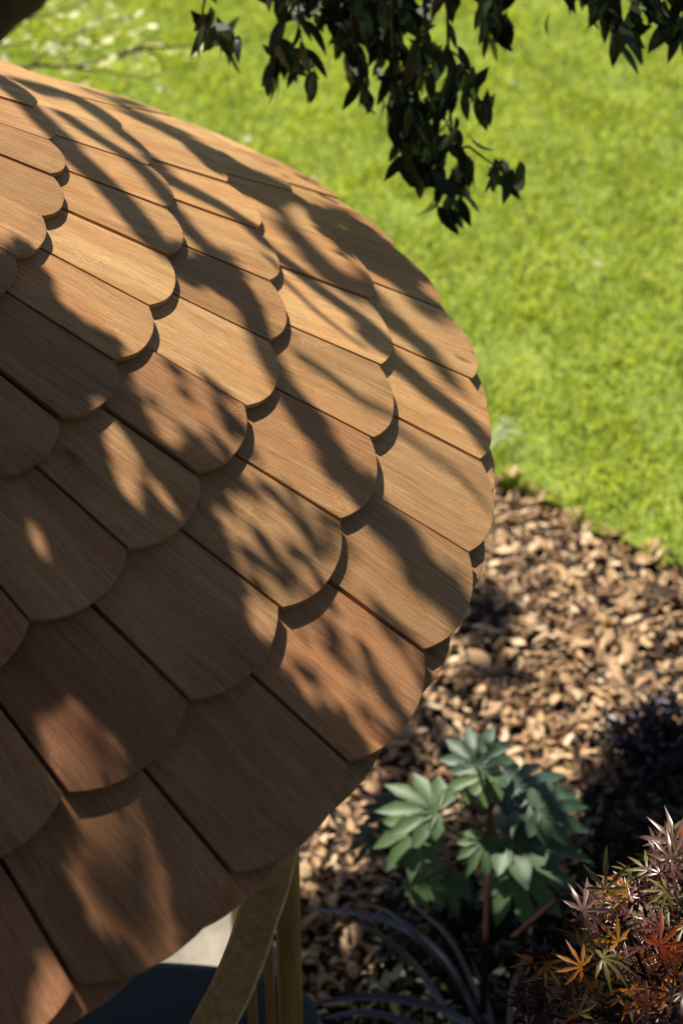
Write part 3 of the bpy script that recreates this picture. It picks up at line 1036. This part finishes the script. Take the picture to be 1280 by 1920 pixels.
# dense inner leaves of the hanging sprays
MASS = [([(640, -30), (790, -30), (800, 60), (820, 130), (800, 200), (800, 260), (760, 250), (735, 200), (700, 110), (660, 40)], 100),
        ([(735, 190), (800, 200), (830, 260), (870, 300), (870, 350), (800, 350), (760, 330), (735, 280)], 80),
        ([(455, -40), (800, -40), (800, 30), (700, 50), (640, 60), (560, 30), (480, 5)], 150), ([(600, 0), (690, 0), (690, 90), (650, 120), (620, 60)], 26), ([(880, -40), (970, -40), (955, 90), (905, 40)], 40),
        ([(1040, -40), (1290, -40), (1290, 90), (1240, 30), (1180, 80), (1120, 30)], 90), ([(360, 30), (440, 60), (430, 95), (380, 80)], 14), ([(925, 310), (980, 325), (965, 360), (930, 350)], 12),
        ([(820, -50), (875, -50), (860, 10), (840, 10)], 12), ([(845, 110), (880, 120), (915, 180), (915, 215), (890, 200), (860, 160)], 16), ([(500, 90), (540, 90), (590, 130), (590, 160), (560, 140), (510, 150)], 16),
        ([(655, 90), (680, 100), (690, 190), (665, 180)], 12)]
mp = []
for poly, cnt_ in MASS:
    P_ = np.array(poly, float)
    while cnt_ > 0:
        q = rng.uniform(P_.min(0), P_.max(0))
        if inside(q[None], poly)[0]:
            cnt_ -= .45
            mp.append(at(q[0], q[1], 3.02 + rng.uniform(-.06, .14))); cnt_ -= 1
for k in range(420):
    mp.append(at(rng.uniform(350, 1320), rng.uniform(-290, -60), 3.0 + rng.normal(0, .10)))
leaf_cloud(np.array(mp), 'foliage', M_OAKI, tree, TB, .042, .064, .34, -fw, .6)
# boughs that carry the crown
bo = Bag(); br_ = random.Random(3)
for pts, rad in limbs:
    pts = pts.copy()
    for _ in range(2):
        pts[1:-1] = (pts[:-2] + pts[1:-1] * 2 + pts[2:]) / 4
    bo.tube(list(pts), rad * 1.15, rad * .9, 9, .25, 2)
root = trunk_end
cent = casters[rng.choice(len(casters), 40, replace=False)]
for c in cent:
    mid = root * .5 + c * .5 + np.array([0, 0, .30])
    path = [root + np.array([0, 0, -.05]), root * .75 + c * .25 + [0, 0, .28], mid, c + [0, 0, .10], c]
    s = smooth_path(path, 8); q, wz = project(s)
    if ((q[:, 0] > -60) & (q[:, 0] < 1340) & (q[:, 1] > -80) & (q[:, 1] < 2000) & (wz > 0)).any():
        continue
    sp_ = sunplane(s)
    if nearest(sp_, lit_roof).min() < .03 or nearest(sp_, lit_bed).min() < .02:
        continue
    bo.tube(path, .014, .003, 6, .1)
if bo.V:
    bo.V = [np.array(v) - TB for v in bo.V]
    obj('bough', bo.mesh('bough', True), M_TRUNK, tree)
twb.tube([trunk_end, at(330, -330, 3.3), at(560, -250, 3.0), at(900, -235, 2.95), at(1250, -235, 3.0)], .022, .006, 7, .1)
twb.V = [np.array(v) - TB for v in twb.V]
obj('twigs', twb.mesh('twigs', True), M_TRUNK, tree, kind='stuff')

# ------------------------------------------------------------------ fatsia
M_FAT = leaf_material('fatsia_leaf', [(0, (.035, .075, .050)), (.5, (.060, .11, .068)), (1, (.11, .18, .065))], .25, rough=.48, by='object', spec=.35)
M_STEM = simple('green_brown_stem', [(.3, (.06, .045, .015)), (.7, (.14, .11, .03))], (40, 40, 40), .6)
M_REDSTEM = simple('dark_red_stem', [(.3, (.008, .003, .002)), (.7, (.022, .005, .004))], (40, 40, 40), .85, spec=.1)
fb = on_plane(915, 1830, 0.0)
fat = thing('fatsia_plant', 'large leaved green fatsia plant growing in the bark bed', 'plant', (fb[0], fb[1], 0))
FB = np.array([fb[0], fb[1], 0.0])
fl = [palmate('leaf', 8, 1.85, .29, .60, .25, False, s) for s in (1, 2, 3)]
fst = Bag()
FL = [  # centre px, distance, radius m, point direction px, tilt of the normal
 (893, 1436, 3.16, .084, (0, -1), .9),
 (818, 1520, 3.18, .098, (-1, -.45), .7), (795, 1548, 3.22, .100, (-1, .55), .7), (740, 1520, 3.36, .06, (-1, .1), .9),
 (918, 1452, 3.24, .080, (-.8, .6), .6), (955, 1481, 3.22, .110, (1, -.25), -.1), (1008, 1520, 3.17, .085, (1, .1), .8),
 (905, 1576, 3.20, .062, (-.2, 1), .9), (955, 1572, 3.22, .135, (1, .12), -.1), (966, 1622, 3.32, .115, (.5, 1), .9),
 (781, 1655, 3.32, .056, (.5, .3), .5), (840, 1640, 3.42, .08, (-.5, .9), 1.0), (700, 1570, 3.4, .05, (-.6, .6), .8)]
fr = random.Random(9)
stem_top = at(915, 1500, 3.27)
fst.tube([np.array([fb[0], fb[1], 0]) , (np.array([fb[0], fb[1], 0]) + stem_top) / 2 + [.01, 0, 0], stem_top], .011, .007, 8, .06)
for (x, y, d, r_, pd, tilt) in FL:
    c = at(x, y, d)
    tip = rt * pd[0] - up * pd[1]; tip = tip / np.linalg.norm(tip)
    nrm_ = np.array([0, 0, 1.0]) - fw * tilt * .7 + rt * fr.gauss(0, .25)
    yd = tip - nrm_ * (tip @ nrm_) / (nrm_ @ nrm_)
    x_, y_, z_ = frame(nrm_, yd)
    o = obj('leaf', fr.choice(fl), M_FAT, fat)
    placed(o, c, x_, y_, z_, r_ * 1.15, FB)
    j = stem_top + np.array([0, 0, -fr.uniform(.02, .2)])
    fst.tube([j, (j + c) / 2 + [0, 0, .02], c], .0035, .0025, 5, 0, 4)
fst.V = [np.array(v) - FB for v in fst.V]
obj('stem', fst.mesh('stem', True), M_STEM, fat)
b = Bag()
for (x0, y0, x1, y1, rr) in ((905, 1900, 914, 1640, .007), (960, 1760, 1040, 1690, .006)):
    b.tube([at(x0, y0, 3.1) - FB, at((x0 + x1) / 2, (y0 + y1) / 2, 3.12) - FB, at(x1, y1, 3.16) - FB], rr, rr * .8, 7)
obj('red_stalk', b.mesh('red_stalk', True), M_REDSTEM, fat)

under = []  # low dark leaves added to deepen the bed's shade to near black
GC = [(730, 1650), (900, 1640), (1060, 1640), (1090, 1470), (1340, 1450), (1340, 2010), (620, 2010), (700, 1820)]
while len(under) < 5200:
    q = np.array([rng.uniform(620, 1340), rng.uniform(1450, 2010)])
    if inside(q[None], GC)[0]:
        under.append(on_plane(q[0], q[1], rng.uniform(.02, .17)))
M_UND = leaf_material('bed_shade_leaf', [(0, (.005, .006, .004)), (.6, (.012, .012, .008)), (.97, (.02, .022, .010)), (1, (.06, .07, .015))], .08, rough=.5, by='island', spec=.25)
gco = leaf_cloud(np.array(under), 'bed_shade_leaves', M_UND, None, (0, 0, 0), .018, .045, .4, np.array([0, 0, .8]), 1.0)

# ------------------------------------------------------------------ strap leaved plant
M_STRAP = leaf_material('purple_strap_leaf', [(0, (.045, .032, .045)), (1, (.085, .065, .085))], .1, rough=.3, by='object', spec=.7)
sb = on_plane(900, 1950, 0.0)
SB = np.array([sb[0], sb[1], 0.0])
strap = thing('strap_leaved_plant', 'dark purple plant with long arching strap leaves low beside the posts', 'plant', SB)
def strap_leaf(path, d0, d1, wd):
    n = len(path)
    P = smooth_path([at(x, y, d0 + (d1 - d0) * i / (n - 1)) for i, (x, y) in enumerate(path)], 6)
    T = np.gradient(P, axis=0); V = []; F = []; N = len(P)
    for i in range(N):
        t = T[i] / np.linalg.norm(T[i]); s = np.cross(t, np.array([.2, -.3, 1.0])); s /= np.linalg.norm(s)
        nn = np.cross(s, t); w_ = wd * (math.sin(math.pi * (.18 + .82 * i / (N - 1))) ** .6 if i < N - 1 else .03)
        V += [P[i] - s * w_ + nn * w_ * .5 - SB, P[i] - SB, P[i] + s * w_ + nn * w_ * .5 - SB]
    for i in range(N - 1):
        a = 3 * i
        F += [(a, a + 1, a + 4, a + 3), (a + 1, a + 2, a + 5, a + 4)]
    obj('leaf', mesh_from('leaf', V, F, True), M_STRAP, strap)
for path, d0, d1, wd in [
 ([(920, 1960), (850, 1830), (760, 1745), (660, 1712), (565, 1706)], 3.3, 3.05, .008),
 ([(880, 1970), (790, 1830), (720, 1762), (650, 1722)], 3.3, 3.1, .008),
 ([(930, 1960), (880, 1840), (835, 1755), (760, 1685)], 3.3, 3.1, .007),
 ([(900, 1970), (850, 1820), (740, 1720), (670, 1690)], 3.3, 3.1, .006),
 ([(940, 1980), (840, 1900), (700, 1870), (570, 1885)], 3.25, 3.1, .009),
 ([(980, 1980), (800, 1930), (690, 1900), (600, 1910)], 3.25, 3.1, .008),
 ([(950, 1980), (960, 1850), (1000, 1770)], 3.3, 3.15, .007),
 ([(930, 1980), (910, 1880), (880, 1790)], 3.3, 3.15, .006),
 ([(1000, 1980), (1040, 1850), (1080, 1790)], 3.3, 3.15, .007)]:
    strap_leaf(path, d0, d1, wd)

# ------------------------------------------------------------------ dark low shrub, right
M_DKSH = leaf_material('dark_purple_foliage', [(0, (.010, .009, .016)), (.7, (.026, .022, .042)), (.97, (.05, .045, .075)), (1, (.26, .28, .04))], .08, rough=.4, by='island')
db = on_plane(1235, 1440, 0.0); DB = np.array([db[0], db[1], 0.0])
dk = thing('dark_shrub', 'low bushy near black purple shrub on the bark at right', 'shrub', DB)
b = Bag(); dr = random.Random(4); pts = []
for k in range(90):
    a = dr.uniform(0, 6.28); rr = dr.random() ** .5
    t = np.array([math.cos(a) * rr * .20, math.sin(a) * rr * .17, .13 * (1 - .45 * rr * rr) * dr.uniform(.75, 1.25)])
    b.tube([np.array([math.cos(a) * .03, math.sin(a) * .03, 0]), t * .6 + [0, 0, .02], t], .0022, .0010, 4, 0, 3)
    for j in range(26):
        f = dr.uniform(.35, 1.0)
        pts.append(t * f + DB + np.array([dr.gauss(0, .008), dr.gauss(0, .008), dr.gauss(0, .006) + .005]))
obj('stems', b.mesh('stems'), M_REDSTEM, dk)
leaf_cloud(np.array(pts), 'foliage', M_DKSH, dk, DB, .018, .036, .22, np.array([0, 0, .6]), 1.0)

# ------------------------------------------------------------------ japanese maple
M_MAP = [leaf_material('maple_leaf_mauve', [(0, (.07, .025, .024)), (.5, (.12, .055, .05)), (1, (.20, .11, .095))], .22,
                       [(0, (.30, .05, .02)), (.5, (.42, .10, .03)), (1, (.5, .16, .05))], .33, 'object', .8),
         leaf_material('maple_leaf_orange', [(0, (.20, .035, .008)), (.6, (.34, .09, .010)), (1, (.40, .19, .02))], .4,
                       [(0, (.65, .12, .015)), (.6, (.8, .24, .02)), (1, (.8, .40, .04))], .4, 'object', .5),
         leaf_material('maple_leaf_olive', [(0, (.12, .10, .025)), (1, (.20, .17, .05))], .4, None, .4, 'object', .5),
         leaf_material('maple_leaf_dark', [(0, (.030, .008, .006)), (1, (.07, .016, .010))], .3, None, .4, 'object', .5)]
mb_ = at(1290, 2020, 2.2); MB = np.array([mb_[0], mb_[1], 0.0])
maple = thing('japanese_maple', 'small red leaved japanese maple shrub in the lower right corner', 'shrub', MB)
ml = [[palmate('leaf', 7, 1.9, .14, .42, .35 * s, True, s) for s in (1, 2)] + [palmate('leaf', 5, 1.5, .15, .45, -.3, True, 7)] for _ in M_MAP]
for ms, mm in zip(ml, M_MAP):
    for q in ms:
        q.materials.append(mm)
mr = random.Random(12)
ms_ = Bag()
fork = at(1260, 1960, 2.15)
ms_.tube([MB, MB + [0, .02, .5], fork], .016, .009, 8, .1)
tips = []
for (x, y, d) in [(1250, 1570, 2.05), (1190, 1640, 2.0), (1110, 1720, 1.97), (1150, 1690, 2.02), (1230, 1720, 2.0), (1090, 1820, 1.97), (1160, 1800, 2.0), (1240, 1810, 1.98),
                  (1180, 1880, 2.0), (1280, 1650, 2.05), (1290, 1760, 2.0), (1270, 1880, 1.95), (1100, 1890, 2.05), (1020, 1900, 2.15), (1060, 1850, 2.15), (1130, 1850, 2.0), (1215, 1600, 2.1)]:
    t = at(x, y, d); tips.append(t)
    mid = (fork + t) / 2 + np.array([mr.gauss(0, .01), mr.gauss(0, .02), mr.uniform(0, .03)])
    ms_.tube([fork, mid, t], .0040, .0011, 5, 0, 5)
ms_.V = [np.array(v) - MB for v in ms_.V]
obj('branches', ms_.mesh('branches', True), M_REDSTEM, maple)
def mleaf(x, y, d, size, kind, yd=None, nz=None):
    p = at(x, y, d)
    if yd is None:
        a = mr.gauss(0, 1.1) + math.pi * .0
        yd = rt * math.sin(a) + up * math.cos(a) * mr.choice([1, .4, -.6]) + np.array([0, 0, -.15])
    if nz is None:
        nz = np.array([0, 0, .9]) - fw * .5 + np.array([mr.gauss(0, .5), mr.gauss(0, .5), mr.gauss(0, .3)])
    x_, y_, z_ = frame(nz, np.asarray(yd) - np.asarray(nz) * (np.asarray(yd) @ nz) / (nz @ nz))
    o = obj('leaf', mr.choice(ml[kind]), M_MAP[kind], maple)
    placed(o, p, x_, y_, z_, size, MB)
# leading leaves as seen
mleaf(1092, 1708, 1.96, .046, 0, rt * .8 + up * .7, -fw + up * .3)
mleaf(1135, 1668, 1.97, .048, 2, up * 1.0, -fw * 1.0 + up * .2)
mleaf(1262, 1578, 2.03, .044, 0, up * 1.0 - rt * .1, -fw + up * .2)
mleaf(1245, 1680, 2.0, .038, 2, -up, -fw + up * .5)
mleaf(1128, 1798, 1.96, .044, 2, rt * .6 - up * .1, -fw * .6 + up * .9)
mleaf(1235, 1775, 1.97, .046, 1, rt * .5 + up * .5, -fw + up * .3)
mleaf(1248, 1788, 1.98, .040, 1, rt * .3 - up * .5, -fw + up * .3)
mleaf(1090, 1812, 1.97, .036, 1, rt * -.6 + up * .3, -fw + up * .3)
mleaf(1180, 1855, 1.97, .036, 1, rt * .3 - up * .7, -fw + up * .3)
mleaf(1275, 1580, 2.04, .040, 1, rt * .6 - up * .4, -fw + up * .3)
region = [(1085, 1700), (1130, 1650), (1190, 1620), (1240, 1560), (1290, 1540), (1290, 1930), (1085, 1930), (1080, 1830)]
cnt = 0
while cnt < 200:
    x, y = mr.uniform(1075, 1300), mr.uniform(1540, 1935)
    if not inside(np.array([[x, y]]), region)[0]:
        continue
    cnt += 1
    d = 1.97 + abs(mr.gauss(0, .16))
    k = mr.choices([0, 1, 2, 3], [.30, .11, .12, .47])[0]
    if y > 1860:
        k = mr.choices([0, 1, 2, 3], [.15, .12, .08, .65])[0]
    mleaf(x, y, d, mr.uniform(.024, .040), k)
for _ in range(40):
    x, y = mr.uniform(980, 1110), mr.uniform(1800, 1950)
    mleaf(x, y, mr.uniform(2.1, 2.5), mr.uniform(.028, .042), mr.choices([1, 3], [.12, .88])[0])

# ------------------------------------------------------------------ pale shrub beyond the roof, upper left
M_YEL = leaf_material('pale_yellow_leaf', [(0, (.5, .52, .14)), (.5, (.75, .72, .30)), (1, (.9, .86, .6))], .4, rough=.5, by='object')
yb = on_plane(-60, 170, 0.0); YB = np.array([yb[0], yb[1], 0.0])
yel = thing('pale_shrub', 'sparse twiggy shrub with pale yellow leaves on the lawn beyond the roof', 'shrub', YB)
b = Bag()
tw = [[(-60, 150), (60, 124), (140, 125), (200, 108), (260, 85), (290, 66)], [(200, 108), (280, 90), (350, 86), (420, 80)], [(-40, 90), (40, 82), (120, 84), (200, 78)],
      [(60, 124), (110, 80), (180, 50), (280, 22)], [(260, 85), (300, 110), (310, 140)], [(120, 124), (200, 135), (290, 150)], [(-40, 60), (30, 40), (110, 20), (200, -20)]]
D_Y = 5.4
ym = [leaf_blade('leaf', 1.0, .55, .1, .2)]
yr = random.Random(8)
b.tube([YB * 1.0 - YB, at(-60, 150, D_Y) - YB], .012, .009, 6)
for i, path in enumerate(tw):
    b.tube([at(x, y, D_Y) - YB for x, y in path], .0065 if i < 2 else .0040, .002, 5)
    P = smooth_path([np.array([x, y]) for x, y in path], 5)
    for k in range(26):
        c = P[yr.randrange(len(P))] + [yr.gauss(0, 16), yr.gauss(-2, 16)]
        if c[0] > 200 and yr.random() < .5:
            continue
        o = obj('leaf', ym[0], M_YEL, yel)
        nz = np.array([yr.gauss(0, .6), yr.gauss(0, .6), 1.0]); yd = np.array([yr.gauss(0, 1), yr.gauss(0, 1), yr.gauss(-.3, .5)])
        x_, y_, z_ = frame(nz, yd - nz * (yd @ nz) / (nz @ nz))
        placed(o, at(c[0], c[1], D_Y + yr.uniform(-.1, .1)), x_, y_, z_, yr.uniform(.026, .048), YB)
obj('branches', b.mesh('branches', True), simple('olive_twig', [(.3, (.05, .055, .015)), (.7, (.10, .10, .03))], (30, 30, 30)), yel)

# ------------------------------------------------------------------ pale straw tuft by the lawn edge
M_STRAW = leaf_material('straw_blade', [(0, (.62, .66, .42)), (1, (.82, .84, .62))], .4, rough=.5, by='island')
tb = on_plane(905, 840, .035); TBs = np.array([tb[0], tb[1], .035])
b = Bag(); tr_ = random.Random(2)
for (x0, y0, x1, y1) in [(900, 845, 1000, 823), (900, 840, 985, 800), (905, 850, 975, 838), (905, 832, 970, 790), (910, 850, 960, 812)]:
    A0 = on_plane(x0, y0, .05); A1 = on_plane(x1, y1, .06)
    s = np.array([0, 0, 1.0]) * .0032 + up * .001
    mdl = (A0 + A1) / 2 + [0, 0, .05]
    V = [A0 - s - TBs, A0 + s - TBs, mdl - s * 1.1 - TBs, mdl + s * 1.1 - TBs, A1 - TBs]
    b.add(V, [(0, 1, 3, 2), (2, 3, 4)])
t_ = obj('grass_tuft', b.mesh('grass_tuft'), M_STRAW, label='tuft of pale straw coloured grass blades at the lawn edge', category='grass tuft')
t_.location = [float(v) for v in TBs]

# ------------------------------------------------------------------ pale fallen leaves on the lawn
spots = [((590, 338), 'pale fallen leaf on the lawn nearest the middle of the roof'), ((470, 258), 'pale fallen leaf on the lawn just above the roof edge'),
         ((1112, 492), 'pale fallen leaf on the open lawn below the hanging branch'), ((960, 158), 'pale fallen leaf on the lawn between two hanging branches')]
M_FALL = leaf_material('pale_fallen_leaf', [(0, (.5, .5, .36)), (1, (.75, .75, .62))], .3, rough=.6, by='object')
fm = leaf_blade('fallen_leaf', .03, .018, .2, .006)
for k, ((x, y), lab) in enumerate(spots):
    p = on_plane(x, y, .075)
    o = obj('fallen_leaf', fm, M_FALL, label=lab, category='leaf', group='pale fallen leaves on the lawn')
    o.location = [float(v) for v in p]; o.rotation_euler = (.1, .1, k * 1.9)
